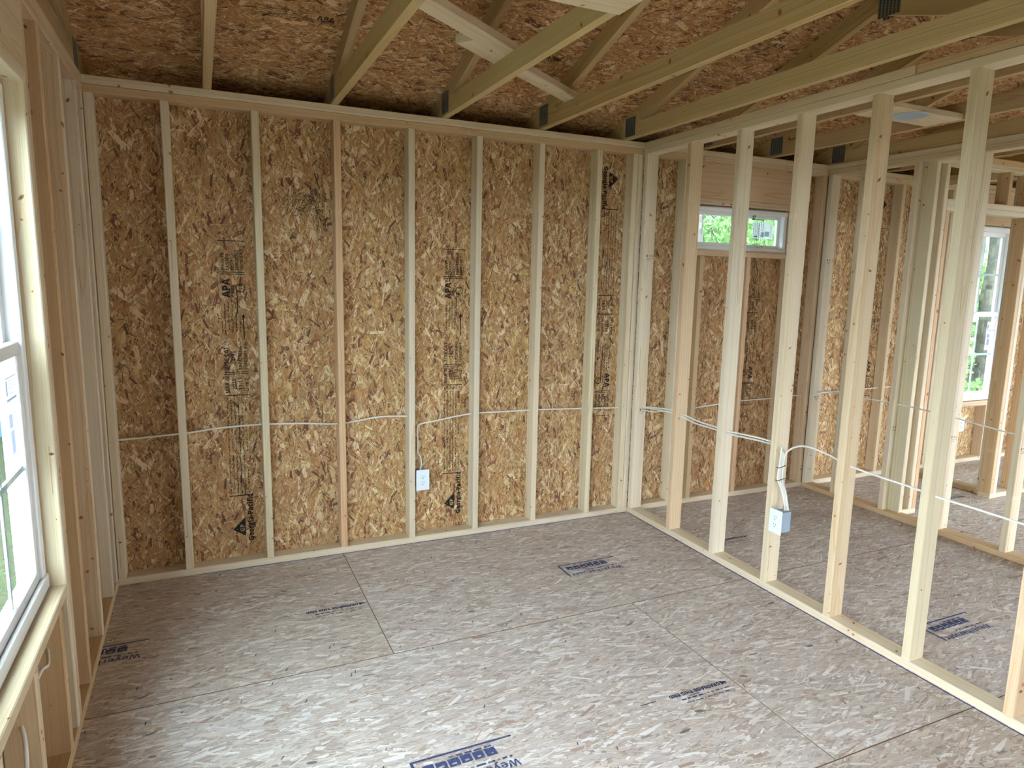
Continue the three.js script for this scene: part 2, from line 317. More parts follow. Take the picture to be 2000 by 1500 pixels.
const back = structure('wall_back', 'back wall of pale studs over strand board sheathing');
{
  const seams = [-0.1, 1.1453, 2.3645, 3.5837, 4.8029, 6.0221, 7.2413, 8.4605, LENGTH + 0.1], holes = [smallRO, tallRO];
  for (let i = 0; i + 1 < seams.length; i++) {
    const p = sheathing(back, cut(seams[i] + 0.0012, seams[i + 1] - 0.0012, -0.05, 2.478, holes), [M.osbWarm, M.osbPale, M.osb][i % 3], 'z-');
    if (i < 2) ink(p, 'print', wallStamp, 1.66, 0.13, [0.605, 1.832][i], 0.945, inkZ, 0, 0, Math.PI / 2);
    else if (i < 5) ink(p, 'print', wallStamp, 1.66, 0.13, [0, 0, 2.912, 4.19, 5.49][i], 1.5, inkZ, 0, 0, -Math.PI / 2);
    if (i === 0) { ink(p, 'mould_stain', mould, 0.42, 0.46, 0.955, 1.95, inkZ); ink(p, 'mould_stain', mould, 0.36, 0.36, 0.99, 0.92, inkZ, 0, 0, 1, 0, 0.45); }
  }
  lum(back, 'bottom_plate', 0, 1.9, 0, T, -D, 0, 'x', W.pale); lum(back, 'bottom_plate', 1.9, P1, 0, T, -D, 0, 'x', W.cream);
  lum(back, 'bottom_plate', P1, 3.72, 0, T, -D, 0, 'x', W.pale); lum(back, 'bottom_plate', 3.72, LENGTH, 0, T, -D, 0, 'x', W.pale);
  lum(back, 'top_plate', 0, 3.6, H, H + T, -D, -0.002, 'x', W.tan); lum(back, 'top_plate', 3.6, LENGTH, H, H + T, -D, -0.001, 'x', W.knotty);
  lum(back, 'top_plate', 0, P1, H + T, TOP, -D, 0.002, 'x', W.pale); lum(back, 'top_plate', P1 + D, P2, H + T, TOP, -D, 0.001, 'x', W.pale); lum(back, 'top_plate', P2 + D, LENGTH, H + T, TOP, -D, 0, 'x', W.knotty);
  const stud = (x0, mat, y0 = T, y1 = H, name = 'stud') => lum(back, name, x0, x0 + T, y0, y1, -D, 0, 'y', mat);
  stud(0, W.pale);
  [W.pale, W.green, W.pink, W.cream, W.cream, W.pale, W.green].forEach((m, k) => stud(0.3135 + 0.4064 * k, m));
  stud(P1 - T - 0.0005, W.cream); stud(P1 - T - 0.042, W.pale);
  const frame = ([a, b, l, u], cr, mats) => {
    stud(a - 2 * T, mats[0]); stud(a - T, mats[1], T, u, 'trimmer'); stud(b, mats[1], T, u, 'trimmer'); stud(b + T, mats[0]);
    for (const c of cr) stud(c, pick([W.knotty, W.tan]), T, l - T, 'cripple');
    lum(back, 'window_sill_plate', a, b, l - T, l, -D, 0, 'x', W.amber);
    lum(back, 'header', a - T, b + T, u, u + T, -D, 0, 'x', W.amber); lum(back, 'header', a - T, b + T, u + T, H, -D, -0.002, 'x', W.amber);
  };
  frame(smallRO, [3.606], [W.pale, W.knotty]); stud(4.03, W.pink, T, 1.782, 'cripple');
  frame(tallRO, [6.62], [W.pale, W.knotty]); stud(7.047, W.amber, T, 0.525, 'cripple');
  stud(P2 - T - 0.0005, W.amber); stud(P2 + D, W.pale); stud(5.21, W.pale); stud(5.597, W.knotty); stud(P3 - T, W.amber); stud(P3 + D + 0.001, W.pale);
  for (let x = 7.63; x < LENGTH; x += 0.4064) stud(x, anyWood());
}

const left = structure('wall_left', 'left wall with a white window, close set studs and an added unseen doorway');
{
  const holes = [leftRO, leftRO2];
  for (const [a, b] of [[-0.1, 1.1], [1.1, 2.32], [2.32, 3.54], [3.54, 4.98]]) sheathing(left, cut(a + 0.001, b - 0.001, -0.05, 2.478, holes), M.osbWarm, 'x-');
  lum(left, 'bottom_plate', -D, 0, 0, T, 0.0005, 2.9, 'z', W.tan); lum(left, 'bottom_plate', -D, 0, 0, T, 4.3, DEPTH, 'z', W.tan);
  lum(left, 'top_plate', -D, 0, H, H + T, 0.0005, DEPTH, 'z', W.amber); lum(left, 'top_plate', -D, 0, H + T, TOP, -D, DEPTH, 'z', W.knotty);
  const stud = (z1, mat, y0 = T, y1 = H, name = 'stud') => lum(left, name, -D, 0, y0, y1, z1 - T, z1, 'y', mat);
  stud(0.0395, W.pale); stud(0.2, W.cream); stud(0.59, W.knotty); stud(0.97, W.tan); stud(1.212, W.amber); stud(1.25, W.pale, T, 2.147, 'trimmer');  // the tan stud carries its shade in the wood colour
  stud(1.383, W.tan, T, 0.525, 'cripple'); stud(1.745, W.knotty, T, 0.525, 'cripple'); stud(2.12, W.pale, T, 0.525, 'cripple');
  stud(2.17 + T, W.pale, T, 2.147, 'trimmer'); stud(2.17 + 2 * T, W.pale);
  // an unseen wide doorway, added to let more daylight into the room
  for (const z of [2.6, 2.862, 4.3 + 2 * T, 4.6, 4.86]) stud(z, anyWood());
  for (const z of [2.9, 4.3 + T]) stud(z, W.pale, T, 2.06, 'trimmer');
  lum(left, 'header', -D, 0, 2.06, H, 2.862, 4.338, 'z', W.pale);
  lum(left, 'window_sill_plate', -D, 0, 0.525, 0.563, 1.25, 2.17, 'z', W.knotty);
  lum(left, 'header', -D, 0, 2.147, 2.187, 1.212, 2.208, 'z', W.pale); lum(left, 'header', -D, -0.002, 2.187, H, 1.212, 2.208, 'z', W.knotty);
}

// the sides behind and far to the right of the photographer
const frontHoles = [[5.3, 6.4, 0, 2.06], [7.7, 8.9, 0.6, 2.1]];
const front = structure('wall_front', 'front wall with an open doorway and a window opening');
{
  for (let x = -0.1; x < LENGTH + 0.1; x += 1.219) sheathing(front, cut(x + 0.001, Math.min(x + 1.218, LENGTH + 0.1), -0.05, 2.478, frontHoles), M.osb, 'z+');
  lum(front, 'top_plate', 0, LENGTH, H, H + T, DEPTH, DEPTH + D, 'x'); lum(front, 'top_plate', 0, LENGTH, H + T, TOP, DEPTH, DEPTH + D, 'x');
  const stud = (x, y0 = T, y1 = H, name = 'stud') => lum(front, name, x, x + T, y0, y1, DEPTH, DEPTH + D, 'y');
  for (let x = 0; x < LENGTH - 0.03; x += 0.4064) if (!frontHoles.some((h) => x + T > h[0] - T && x < h[1] + T)) stud(x);
  for (const [a, b, l, u] of frontHoles) {
    stud(a - T); stud(b); lum(front, 'header', a, b, u, H, DEPTH, DEPTH + D, 'x');
    if (l > 0) { lum(front, 'window_sill_plate', a, b, l - T, l, DEPTH, DEPTH + D, 'x'); lum(front, 'bottom_plate', a, b, 0, T, DEPTH, DEPTH + D, 'x'); }
  }
  for (const [a, b] of [[0, 5.3], [6.4, 7.7], [8.9, LENGTH]]) lum(front, 'bottom_plate', a, b, 0, T, DEPTH, DEPTH + D, 'x');
}
const right = structure('wall_right', 'far right end wall of studs and strand board');
{
  const hole = [1.6, 3.2, 0.6, 2.1];
  for (const [a, b] of [[-0.1, 1.22], [1.22, 2.44], [2.44, 3.66], [3.66, 4.98]]) sheathing(right, cut(a, b - 0.002, -0.05, 2.478, [hole]), M.osb, 'x+');
  lum(right, 'bottom_plate', LENGTH, LENGTH + D, 0, T, 0, DEPTH, 'z'); lum(right, 'top_plate', LENGTH, LENGTH + D, H, H + T, 0, DEPTH, 'z'); lum(right, 'top_plate', LENGTH, LENGTH + D, H + T, TOP, 0, DEPTH, 'z');
  for (let z = 0.02; z < 4.8; z += 0.4064) if (z > 3.2 || z + T < 1.6) lum(right, 'stud', LENGTH, LENGTH + D, T, H, z, z + T, 'y');
  lum(right, 'header', LENGTH, LENGTH + D, 2.1, H, 1.6, 3.2, 'z'); lum(right, 'window_sill_plate', LENGTH, LENGTH + D, 0.562, 0.6, 1.6, 3.2, 'z');
}

// ---------------------------------------------------------------- partitions
function stampOn(parent, x, y, z, rot) { const m = ink(parent, 'grade_stamp', studStamp, 0.06, 0.045, x, y, z, 0, rot, 0); return m; }
const part1 = structure('wall_partition_1', 'open stud partition along the right side of the near room');
{
  const L = 4.86;
  lum(part1, 'bottom_plate', P1, P1 + D, 0, T, 0.0005, L, 'z', W.pale);
  lum(part1, 'top_plate', P1, P1 + D, H, H + T, 0.0005, L, 'z', W.pale);
  lum(part1, 'top_plate', P1, P1 + D, H + T, TOP, -D, 1.837, 'z', W.knotty); lum(part1, 'top_plate', P1 + 0.006, P1 + D, H + T, TOP, 1.84, L, 'z', W.tan);
  const stud = (z1, m) => lum(part1, 'stud', P1, P1 + D, T, H, z1 - T, z1, 'y', m);
  const e = stud(0.0395, W.cream); stampOn(e, 0.012, 0.53, 0.0195); stampOn(e, 0.02, -0.5, 0.0195);
  [W.amber, W.cream, W.pale, W.knotty, W.green, W.amber, W.pale, W.knotty, W.cream, W.pale].forEach((m, k) => stud(0.4725 + 0.4064 * k, m));
}
const part2 = structure('wall_partition_2', 'second open stud partition beyond the small high window');
{
  const L = 3.2;
  lum(part2, 'bottom_plate', P2, P2 + D, 0, T, 0.0005, L, 'z', W.tan);
  lum(part2, 'top_plate', P2, P2 + D, H, H + T, 0.0005, L, 'z', W.knotty); lum(part2, 'top_plate', P2, P2 + D, H + T, TOP, -D, L, 'z', W.pale);
  const stud = (z1, m) => lum(part2, 'stud', P2, P2 + D, T, H, z1 - T, z1, 'y', m);
  const e = stud(0.0395, W.cream); stampOn(e, 0, 0.55, 0.0195); stampOn(e, 0, -0.5, 0.0195);
  [W.pale, W.pale, W.cream, W.pale, W.pink, W.pale, W.knotty].forEach((m, k) => stampOn(stud(0.309 + 0.4064 * k, m), 0, -0.62 + 0.02 * k, 0.0195));
  lum(part2, 'backing_stud', P2 + D - T, P2 + D, T, H, 0.714, 0.803, 'y', W.green);
  stud(L - 0.001, W.pale);
}
const part3 = structure('wall_partition_3', 'cross partition with a doorway under a doubled flat header');
{
  const z0 = W3 - D, z1 = W3, s = (x, m, y1 = H, name = 'stud') => lum(part3, name, x, x + T, T, y1, z0, z1, 'y', m), E = 7.8;
  lum(part3, 'bottom_plate', P2 + D, 5.03, 0, T, z0, z1, 'x', W.cream); lum(part3, 'bottom_plate', 5.89, E, 0, T, z0, z1, 'x', W.cream);
  lum(part3, 'top_plate', P2 + D, E, H, H + T, z0, z1, 'x', W.cream); lum(part3, 'top_plate', P2 + D, E, H + T, TOP, z0, z1, 'x', W.pink);
  s(4.952, W.pale); s(4.992, W.pink, 2.105, 'trimmer'); s(5.89, W.tan, 2.105, 'trimmer'); s(5.93, W.cream); s(6.17, W.pink);
  for (let x = 6.58; x < E; x += 0.4064) s(x, W.pale);
  lum(part3, 'header', 4.992, 5.928, 2.105, 2.143, z0, z1, 'x', W.cream); lum(part3, 'header', 4.992, 5.928, 2.143, 2.181, z0, z1, 'x', W.cream);
  for (const x of [5.25, 5.635, 5.888]) lum(part3, 'cripple', x, x + T, 2.181, H, z0, z1, 'y', W.tan);
}
const part4 = structure('wall_partition_4', 'short partition running back behind the doorway');
{
  const L = W3 - D - 0.0005;
  lum(part4, 'bottom_plate', P3, P3 + D, 0, T, 0.0005, L, 'z', W.tan); lum(part4, 'top_plate', P3, P3 + D, H, H + T, 0.0005, L, 'z', W.pale); lum(part4, 'top_plate', P3, P3 + D, H + T, TOP, 0.0005, L, 'z', W.pale);
  for (const z of [0.039, L - 0.001]) lum(part4, 'stud', P3, P3 + D, T, H, z - T, z, 'y', W.pale);
}

// ---------------------------------------------------------------- roof
const eave = (z) => 2.515 + SLOPE * z, VD = 0.0938, RIDGE = DEPTH / 2;
const ceiling = structure('ceiling', 'sloping underside of the roof in dark strand board panels', 'ceiling');
{
  const ang = Math.atan(SLOPE), slopeLen = (RIDGE + 0.47) / Math.cos(ang);
  for (const side of [0, 1]) {
    let r = 0;
    for (let s = 0; s < slopeLen; s += 1.219, r++) {
      let xs = [-0.4]; for (let x = (r % 2 ? 0.2 : -0.98); x < LENGTH + 0.3; x += 2.438) if (x > -0.3) xs.push(x); xs.push(LENGTH + 0.4);
      for (let i = 0; i + 1 < xs.length; i++) {
        const e = Math.min(s + 1.217, slopeLen), m = part(ceiling, 'roof_panel', slabGeo(xs[i] + 0.001, xs[i + 1] - 0.001, 0, 0.012, -e, -s, 'x', 1.6, rnd(), rnd()), M.roof);
        m.position.set(0, eave(-0.47) + VD + 0.0005, -0.47); m.rotation.x = 0;
        if (side === 0) { m.geometry.scale(1, 1, -1); const ix = m.geometry.index.array; for (let k = 0; k < ix.length; k += 3) { const q = ix[k]; ix[k] = ix[k + 1]; ix[k + 1] = q; } const n = m.geometry.attributes.normal; for (let k = 0; k < n.count; k++) n.setZ(k, n.getZ(k)); m.geometry.computeVertexNormals(); m.rotation.x = -ang; }
        else { m.position.z = DEPTH + 0.47; m.rotation.x = ang; }
        if (side === 0 && r < 2) for (const f of [0.25, 0.7]) ink(m, 'print', roofStamp, 0.36, 0.075, xs[i] + (xs[i + 1] - xs[i]) * f, -0.001, s + (r ? 0.12 : 0.93), Math.PI / 2, 0, 0);
      }
    }
  }
  for (const side of [0, 1]) {   // felt and shingles over the panels
    const c = part(ceiling, 'roof_covering', slabGeo(-0.42, LENGTH + 0.42, 0.0125, 0.024, side ? -slopeLen - 0.004 : -0.02, side ? 0.02 : slopeLen + 0.004, 'x', 1.6), new THREE.MeshStandardMaterial({ color: 0x3c3b3a, roughness: 0.95 }));
    c.position.set(0, eave(-0.47) + VD + 0.0005, side ? DEPTH + 0.47 : -0.47); c.rotation.x = side ? ang : -ang;
  }
  const dull = new THREE.MeshStandardMaterial({ color: 0x8b7a62, roughness: 0.9 });
  for (const [z0, z1] of [[-0.47, -D - 0.012], [DEPTH + D + 0.012, DEPTH + 0.47]]) part(ceiling, 'soffit', slabGeo(-0.4, LENGTH + 0.4, 2.33, 2.345, z0, z1, 'x', 1.6), dull);
  for (const z of [-0.49, DEPTH + 0.471]) part(ceiling, 'fascia', slabGeo(-0.4, LENGTH + 0.4, 2.33, 2.47, z, z + 0.019, 'x', 1.6), dull);
  part(ceiling, 'gable_panel', prism([[-0.1, 2.479], [-0.1, eave(-0.1) + VD - 0.002], [RIDGE, eave(RIDGE) + VD - 0.002], [DEPTH + 0.1, eave(-0.1) + VD - 0.002], [DEPTH + 0.1, 2.479]], -D - 0.011, -D, 0, 1, [1.6, 1.6]), M.osbWarm);
  part(ceiling, 'gable_panel', prism([[-0.1, 2.479], [-0.1, eave(-0.1) + VD - 0.002], [RIDGE, eave(RIDGE) + VD - 0.002], [DEPTH + 0.1, eave(-0.1) + VD - 0.002], [DEPTH + 0.1, 2.479]], LENGTH + D, LENGTH + D + 0.011, 0, 1, [1.6, 1.6]), M.osbWarm);
}
const toothed = (() => { const c = canvas(128, 128, (g) => { g.fillStyle = '#7d8280'; g.fillRect(0, 0, 128, 128); g.fillStyle = '#2c2f2e'; for (let y = 0; y < 16; y++) for (let x = 0; x < 6; x++) g.fillRect(6 + x * 21, 2 + y * 8, 9, 5); }); return new THREE.MeshStandardMaterial({ map: tex(c), bumpMap: tex(c, false), bumpScale: 0.001, metalness: 0.5, roughness: 0.55 }); })();
const ordinal = ['first', 'second', 'third', 'fourth', 'fifth', 'sixth', 'seventh', 'eighth', 'ninth', 'tenth', 'eleventh', 'twelfth', 'thirteenth', 'fourteenth', 'fifteenth', 'sixteenth'];
function truss(xc, i) {
  const t = base('roof_truss', xc, TOP, 0), x0 = -T / 2, x1 = T / 2, Y = (p) => p.map(([z, y]) => [z, y - TOP]);
  tag(t, i ? `pale timber roof truss, ${ordinal[i]} from the left wall` : 'roof truss resting on top of the left wall', 'truss', 'roof trusses');
  const zh = (TOP - 2.515) / SLOPE, zt = (TOP + D - 2.515) / SLOPE, m = () => pick(dimmedPine);
  const cm = [dimmedPine[2], dimmedPine[2], dimmedPine[1], dimmedPine[0], dimmedPine[1], dimmedPine[0], dimmedPine[2], dimmedPine[2]][i] ?? m();
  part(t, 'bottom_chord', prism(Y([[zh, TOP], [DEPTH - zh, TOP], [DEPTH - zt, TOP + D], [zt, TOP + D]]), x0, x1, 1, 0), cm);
  const rm = pick([dimmedPine[1], dimmedPine[2]]);
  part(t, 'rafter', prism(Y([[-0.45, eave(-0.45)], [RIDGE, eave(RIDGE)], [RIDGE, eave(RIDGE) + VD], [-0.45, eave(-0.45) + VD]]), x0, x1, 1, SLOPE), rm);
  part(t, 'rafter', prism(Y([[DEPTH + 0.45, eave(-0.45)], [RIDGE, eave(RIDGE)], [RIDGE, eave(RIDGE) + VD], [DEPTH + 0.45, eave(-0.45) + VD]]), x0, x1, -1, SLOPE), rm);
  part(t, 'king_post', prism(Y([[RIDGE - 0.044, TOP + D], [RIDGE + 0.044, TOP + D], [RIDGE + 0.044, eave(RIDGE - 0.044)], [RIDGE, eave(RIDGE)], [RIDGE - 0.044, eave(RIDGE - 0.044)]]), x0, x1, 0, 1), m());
  for (const s of [1, -1]) {   // struts from the foot of the king post to the middle of each rafter
    const A = [1.244, eave(1.244)], B = [RIDGE - 0.05, TOP + D], dz = B[0] - A[0], dy = B[1] - A[1], l = Math.hypot(dz, dy), up = D * l / Math.abs(dz);
    const zi = 1.244 + up / (SLOPE + Math.abs(dy / dz));   // where the strut's upper edge meets the rafter
    const q = [A, B, [B[0], B[1] + up], [zi, eave(zi)]].map(([z, y]) => [s > 0 ? z : DEPTH - z, y]);
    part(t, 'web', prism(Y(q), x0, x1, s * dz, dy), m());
  }
  const plate = (z0, z1, y0, y1) => { for (const s of [-1, 1]) { const g = bx(s > 0 ? x1 : x0 - 0.0012, s > 0 ? x1 + 0.0012 : x0, y0 - TOP, y1 - TOP, z0, z1); part(t, 'connector_plate', g, toothed); } };
  plate(0.005, 0.115, TOP + 0.012, TOP + 0.125); plate(DEPTH - 0.115, DEPTH - 0.005, TOP + 0.012, TOP + 0.125);
  plate(1.27, 1.39, eave(1.33) - 0.06, eave(1.33) + 0.05); plate(RIDGE - 0.09, RIDGE + 0.09, TOP + 0.01, TOP + 0.13); plate(RIDGE - 0.08, RIDGE + 0.08, eave(RIDGE) - 0.06, eave(RIDGE) + 0.06);
  return t;
}
truss(-0.027, 0);
for (let k = 0; k < 15; k++) truss(0.525 + 0.6096 * k, k + 1);

// boards nailed across the trusses
function flatBoard(name, xa, za, xb, zb, w, y0, th, label, mat) {
  const L = Math.hypot(xb - xa, zb - za), m = single(name, lumberGeo(L, th, w, 'x'), mat);
  m.position.set((xa + xb) / 2, y0 + th / 2, (za + zb) / 2); m.rotation.y = -Math.atan2(zb - za, xb - xa);
  return tag(m, label, 'board', 'boards across the trusses');
}
const zb = (x, off) => 1.259 - 0.716 * (x - 1.239) - off;
flatBoard('brace_board', 1.02, zb(1.02, 0), 1.80, zb(1.80, 0), D, TOP + D + 0.0005, T, 'upper diagonal brace lying across the trusses, running out of the top of the picture', W.pale);
flatBoard('brace_board', 1.50, zb(1.50, 0.11), 2.375, zb(2.375, 0.11), D, TOP + D + 0.0005, T, 'lower diagonal brace between trusses with a square cut greenish end', W.pale);
flatBoard('brace_board', 0.95, 1.828, 1.742, 1.828, 0.136, TOP - 0.0195, 0.019, 'wide pale board nailed under the trusses at the top of the picture', W.pale);

// ---------------------------------------------------------------- windows
M.vinyl = new THREE.MeshStandardMaterial({ color: 0xe9ebec, roughness: 0.4 });
M.glass = new THREE.MeshPhysicalMaterial({ color: 0xdcecee, transmission: 1, thickness: 0, roughness: 0, ior: 1.5 });
const paperTex = tex(canvas(200, 420, (g, w, h) => {
  g.fillStyle = '#e6ebec'; g.fillRect(0, 0, w, h); g.fillStyle = '#69707a';
  g.fillRect(8, 34, 184, 4); g.fillRect(14, 46, 22, 60); smallType(g, 48, 50, 130, 5, 12, 8); g.fillRect(14, 120, 170, 10); smallType(g, 14, 138, 160, 2, 14, 8);
  for (const y of [180, 212, 246]) g.fillRect(10, y, 180, 2); g.fillStyle = '#8f93a6'; g.fillRect(20, 184, 60, 56); g.fillRect(30, 252, 60, 96); g.fillStyle = '#69707a'; smallType(g, 100, 190, 80, 3, 14, 7); smallType(g, 14, 360, 170, 4, 14, 8);
}), true, THREE.ClampToEdgeWrapping);
const ovalTex = tex(canvas(220, 300, (g, w, h) => {
  g.fillStyle = '#ccd6d6'; g.fillRect(0, 0, w, h); g.fillStyle = '#7cab52'; g.beginPath(); g.ellipse(90, 100, 100, 82, 0, 0, 7); g.fill();
  g.strokeStyle = '#d5e3da'; g.lineWidth = 8; for (const [x, y, a, b] of [[70, 80, 60, 50], [130, 90, 46, 56], [110, 140, 40, 44], [40, 140, 44, 40]]) { g.beginPath(); g.ellipse(x, y, a, b, 0.3, 0, 7); g.stroke(); }
  g.fillStyle = '#8a9698'; smallType(g, 20, 214, 180, 4, 18, 10);
}), true, THREE.ClampToEdgeWrapping);
const rail = (x0, x1, y0, y1, z0, z1) => { const d = [x1 - x0, y1 - y0, z1 - z0], a = d[0] > d[1] ? 'x' : 'y'; const g = lumberGeo(...d, a).clone(); g.translate((x0 + x1) / 2, (y0 + y1) / 2, (z0 + z1) / 2); return g; };
const ringOf = (x0, x1, y0, y1, b, z0, z1, low = b) => mergeGeometries([rail(x0, x1, y1 - b, y1, z0, z1), rail(x0, x1, y0, y0 + low, z0, z1), rail(x0, x0 + b, y0 + low, y1 - b, z0, z1), rail(x1 - b, x1, y0 + low, y1 - b, z0, z1)]);
// local axes: origin at the middle of the rough sill, x along the wall, +z into the room, 0 at the studs' inner face
function doubleHung(name, label, w, h, papers) {
  const g = structure(name, label, 'window'), a = -w / 2 + 0.006, b = w / 2 - 0.006, mid = h * 0.503;
  part(g, 'window_frame', mergeGeometries([ringOf(a, b, 0.004, h - 0.012, 0.042, -0.125, -0.052, 0.04), rail(a, b, 0.004, 0.05, -0.06, -0.046), ringOf(a - 0.03, b + 0.03, -0.03, h + 0.02, 0.06, -0.128, -0.101)]), M.vinyl);
  for (const [n, y0, y1, z0, z1] of [['upper_sash', mid - 0.02, h - 0.05, -0.116, -0.092], ['lower_sash', 0.042, mid + 0.022, -0.088, -0.062]]) {
    const s = part(g, n, ringOf(a + 0.038, b - 0.038, y0, y1, 0.042, z0, z1), M.vinyl), zc = (z0 + z1) / 2, gx0 = a + 0.078, gx1 = b - 0.078, gy0 = y0 + 0.04, gy1 = y1 - 0.04;
    for (let k = 1; k < 3; k++) { const x = gx0 + (gx1 - gx0) * k / 3; part(s, 'muntin', bx(x - 0.009, x + 0.009, gy0, gy1, zc - 0.003, zc + 0.003), M.vinyl); }
    part(s, 'muntin', bx(gx0, gx1, (gy0 + gy1) / 2 - 0.009, (gy0 + gy1) / 2 + 0.009, zc - 0.0045, zc + 0.0045), M.vinyl);
    const p = part(s, 'pane', new THREE.PlaneGeometry(gx1 - gx0, gy1 - gy0), M.glass); p.position.set((gx0 + gx1) / 2, (gy0 + gy1) / 2, zc + 0.007); p.castShadow = false;
  }
  part(g, 'sash_lock', mergeGeometries([rail(-0.03, 0.03, mid + 0.022, mid + 0.034, -0.086, -0.066), rail(-0.006, 0.03, mid + 0.034, mid + 0.042, -0.08, -0.06)]), M.vinyl);
  for (const [tx, pw, ph, x, y, z] of papers) { const m = part(g, 'label_sheet', new THREE.PlaneGeometry(pw, ph), new THREE.MeshPhysicalMaterial({ map: tx, roughness: 0.9, transmission: 0.35, thickness: 0, side: THREE.DoubleSide })); m.position.set(x, y, z); }
  return g;
}
{
  const wl = doubleHung('window_1', 'white double hung window in the left wall', 0.92, 1.584, [[paperTex, 0.13, 0.3, 0.3, 0.6, -0.066]]);
  wl.rotation.y = Math.PI / 2; wl.position.set(0, 0.563, 1.71);
  const wt = doubleHung('window_2', 'tall white double hung window in the far room', 0.92, 1.584, [[paperTex, 0.13, 0.26, 0.325, 0.6, -0.066], [ovalTex, 0.26, 0.4, 0.0, 1.32, -0.094]]);
  wt.position.set(6.758, 0.563, 0);
  const g = structure('window_3', 'small high white window above the cable in the back wall', 'window'), [a, b, l, u] = smallRO;
  g.position.set((a + b) / 2, l, 0); const w = (b - a) / 2 - 0.006, h = u - l;
  part(g, 'window_frame', mergeGeometries([ringOf(-w, w, 0.006, h - 0.012, 0.03, -0.125, -0.048), ringOf(-w - 0.03, w + 0.03, -0.03, h + 0.02, 0.05, -0.128, -0.101)]), M.vinyl);
  for (const [n, x0, x1, z0, z1] of [['sliding_sash', -w + 0.028, 0.02, -0.086, -0.062], ['fixed_sash', -0.02, w - 0.028, -0.114, -0.09]]) {
    const s = part(g, n, ringOf(x0, x1, 0.032, h - 0.04, 0.026, z0, z1), M.vinyl), p = part(s, 'pane', new THREE.PlaneGeometry(x1 - x0 - 0.05, h - 0.124), M.glass);
    p.position.set((x0 + x1) / 2, h / 2 - 0.004, (z0 + z1) / 2); p.castShadow = false;
  }
  const q = part(g, 'label_sheet', new THREE.PlaneGeometry(0.12, 0.2), new THREE.MeshPhysicalMaterial({ map: paperTex, roughness: 0.9, transmission: 0.35, thickness: 0, side: THREE.DoubleSide })); q.position.set(0.27, 0.165, -0.096); q.rotation.z = Math.PI / 2;
  part(g, 'foam_bead', tube([[-w, 0.004, -0.046], [-w * 0.5, 0.007, -0.043], [0, 0.003, -0.046], [w * 0.4, 0.007, -0.043], [w, 0.004, -0.046]], 0.006), new THREE.MeshStandardMaterial({ color: 0xe6d8c4, roughness: 1 }));
}

// ---------------------------------------------------------------- outlets, light, cables
M.plastic = new THREE.MeshStandardMaterial({ color: 0xe2eef2, roughness: 0.35 });
M.box = new THREE.MeshStandardMaterial({ color: 0x8ea1ae, roughness: 0.5 });
M.slot = new THREE.MeshStandardMaterial({ color: 0x2d3236, roughness: 0.7 });
M.cable = new THREE.MeshStandardMaterial({ color: 0xdcdcd2, roughness: 0.5 });
M.staple = new THREE.MeshStandardMaterial({ color: 0x30343a, metalness: 0.5, roughness: 0.5 });
function outlet(x, y, z, turn, label) {
  const g = base('electrical_outlet', x, y, z); g.rotation.y = turn; tag(g, label, 'outlet');
  part(g, 'switch_box', rail(-0.028, 0.028, -0.055, 0.05, -0.075, -0.001), M.box);
  const pl = part(g, 'cover_plate', rail(-0.04, 0.04, -0.0625, 0.0625, 0, 0.006), M.plastic);
  for (const s of [-1, 1]) {
    const sh = new THREE.Shape(); sh.absellipse(0, 0, 0.0165, 0.0145, 0, Math.PI * 2);
    const r = part(pl, 'receptacle', new THREE.ExtrudeGeometry(sh, { depth: 0.002, bevelEnabled: true, bevelSize: 0.0006, bevelThickness: 0.0006, bevelSegments: 1, curveSegments: 16 }), M.plastic); r.position.set(0, s * 0.0195, 0.0055);
    part(pl, 'slot', mergeGeometries([bx(-0.0075, -0.0055, s * 0.0195, s * 0.0195 + 0.009, 0.0075, 0.0086), bx(0.0055, 0.0075, s * 0.0195, s * 0.0195 + 0.009, 0.0075, 0.0086), bx(-0.0025, 0.0025, s * 0.0195 - 0.01, s * 0.0195 - 0.005, 0.0075, 0.0086)]), M.slot);
  }
  const sc = new THREE.CylinderGeometry(0.003, 0.003, 0.002, 10); sc.rotateX(Math.PI / 2); sc.translate(0, 0, 0.0065); part(pl, 'screw', sc, M.plastic);
  return g;
}
outlet(1.614, 0.392, 0.002, 0, 'white duplex outlet on the back wall stud below the cable');
outlet(P1 - 0.004, 0.392, 1.33, -Math.PI / 2, 'white duplex outlet with grey box on the open partition stud');
outlet(6.705, 0.364, 0.002, 0, 'small white outlet under the tall window in the far room');

{
  const g = base('ceiling_light', 3.88, TOP, 1.25); tag(g, 'round flat ceiling light on a pale board between two trusses', 'ceiling light');
  const b = part(g, 'mounting_board', lumberGeo(0.568, 0.03, 0.21, 'x'), W.pale); b.position.set(-0.002, 0.015, 0);
  const d = part(g, 'trim_ring', new THREE.LatheGeometry([[0.07, -0.004], [0.08, -0.008], [0.085, -0.005], [0.086, 0]].map((p) => new THREE.Vector2(...p)), 48), new THREE.MeshStandardMaterial({ color: 0xaebccb, roughness: 0.5, side: THREE.DoubleSide })); d.position.set(-0.025, 0, 0.03);
  const f = part(g, 'diffuser', new THREE.CylinderGeometry(0.071, 0.071, 0.003, 48), new THREE.MeshStandardMaterial({ color: 0x9fb0bf, roughness: 0.6 })); f.position.set(-0.025, -0.003, 0.03);
}
const cable = (label, pts, r) => tag(single('electrical_cable', tube(pts, r), M.cable), label, 'cable');
cable('white cable running through the studs across the whole back wall', [[0.02, 0.754, -0.045], [0.3325, 0.766, -0.045], [0.53, 0.783, -0.045], [0.739, 0.786, -0.045], [0.95, 0.776, -0.045], [1.145, 0.761, -0.045], [1.364, 0.785, -0.045], [1.53, 0.778, -0.045], [1.553, 0.772, -0.047]]);
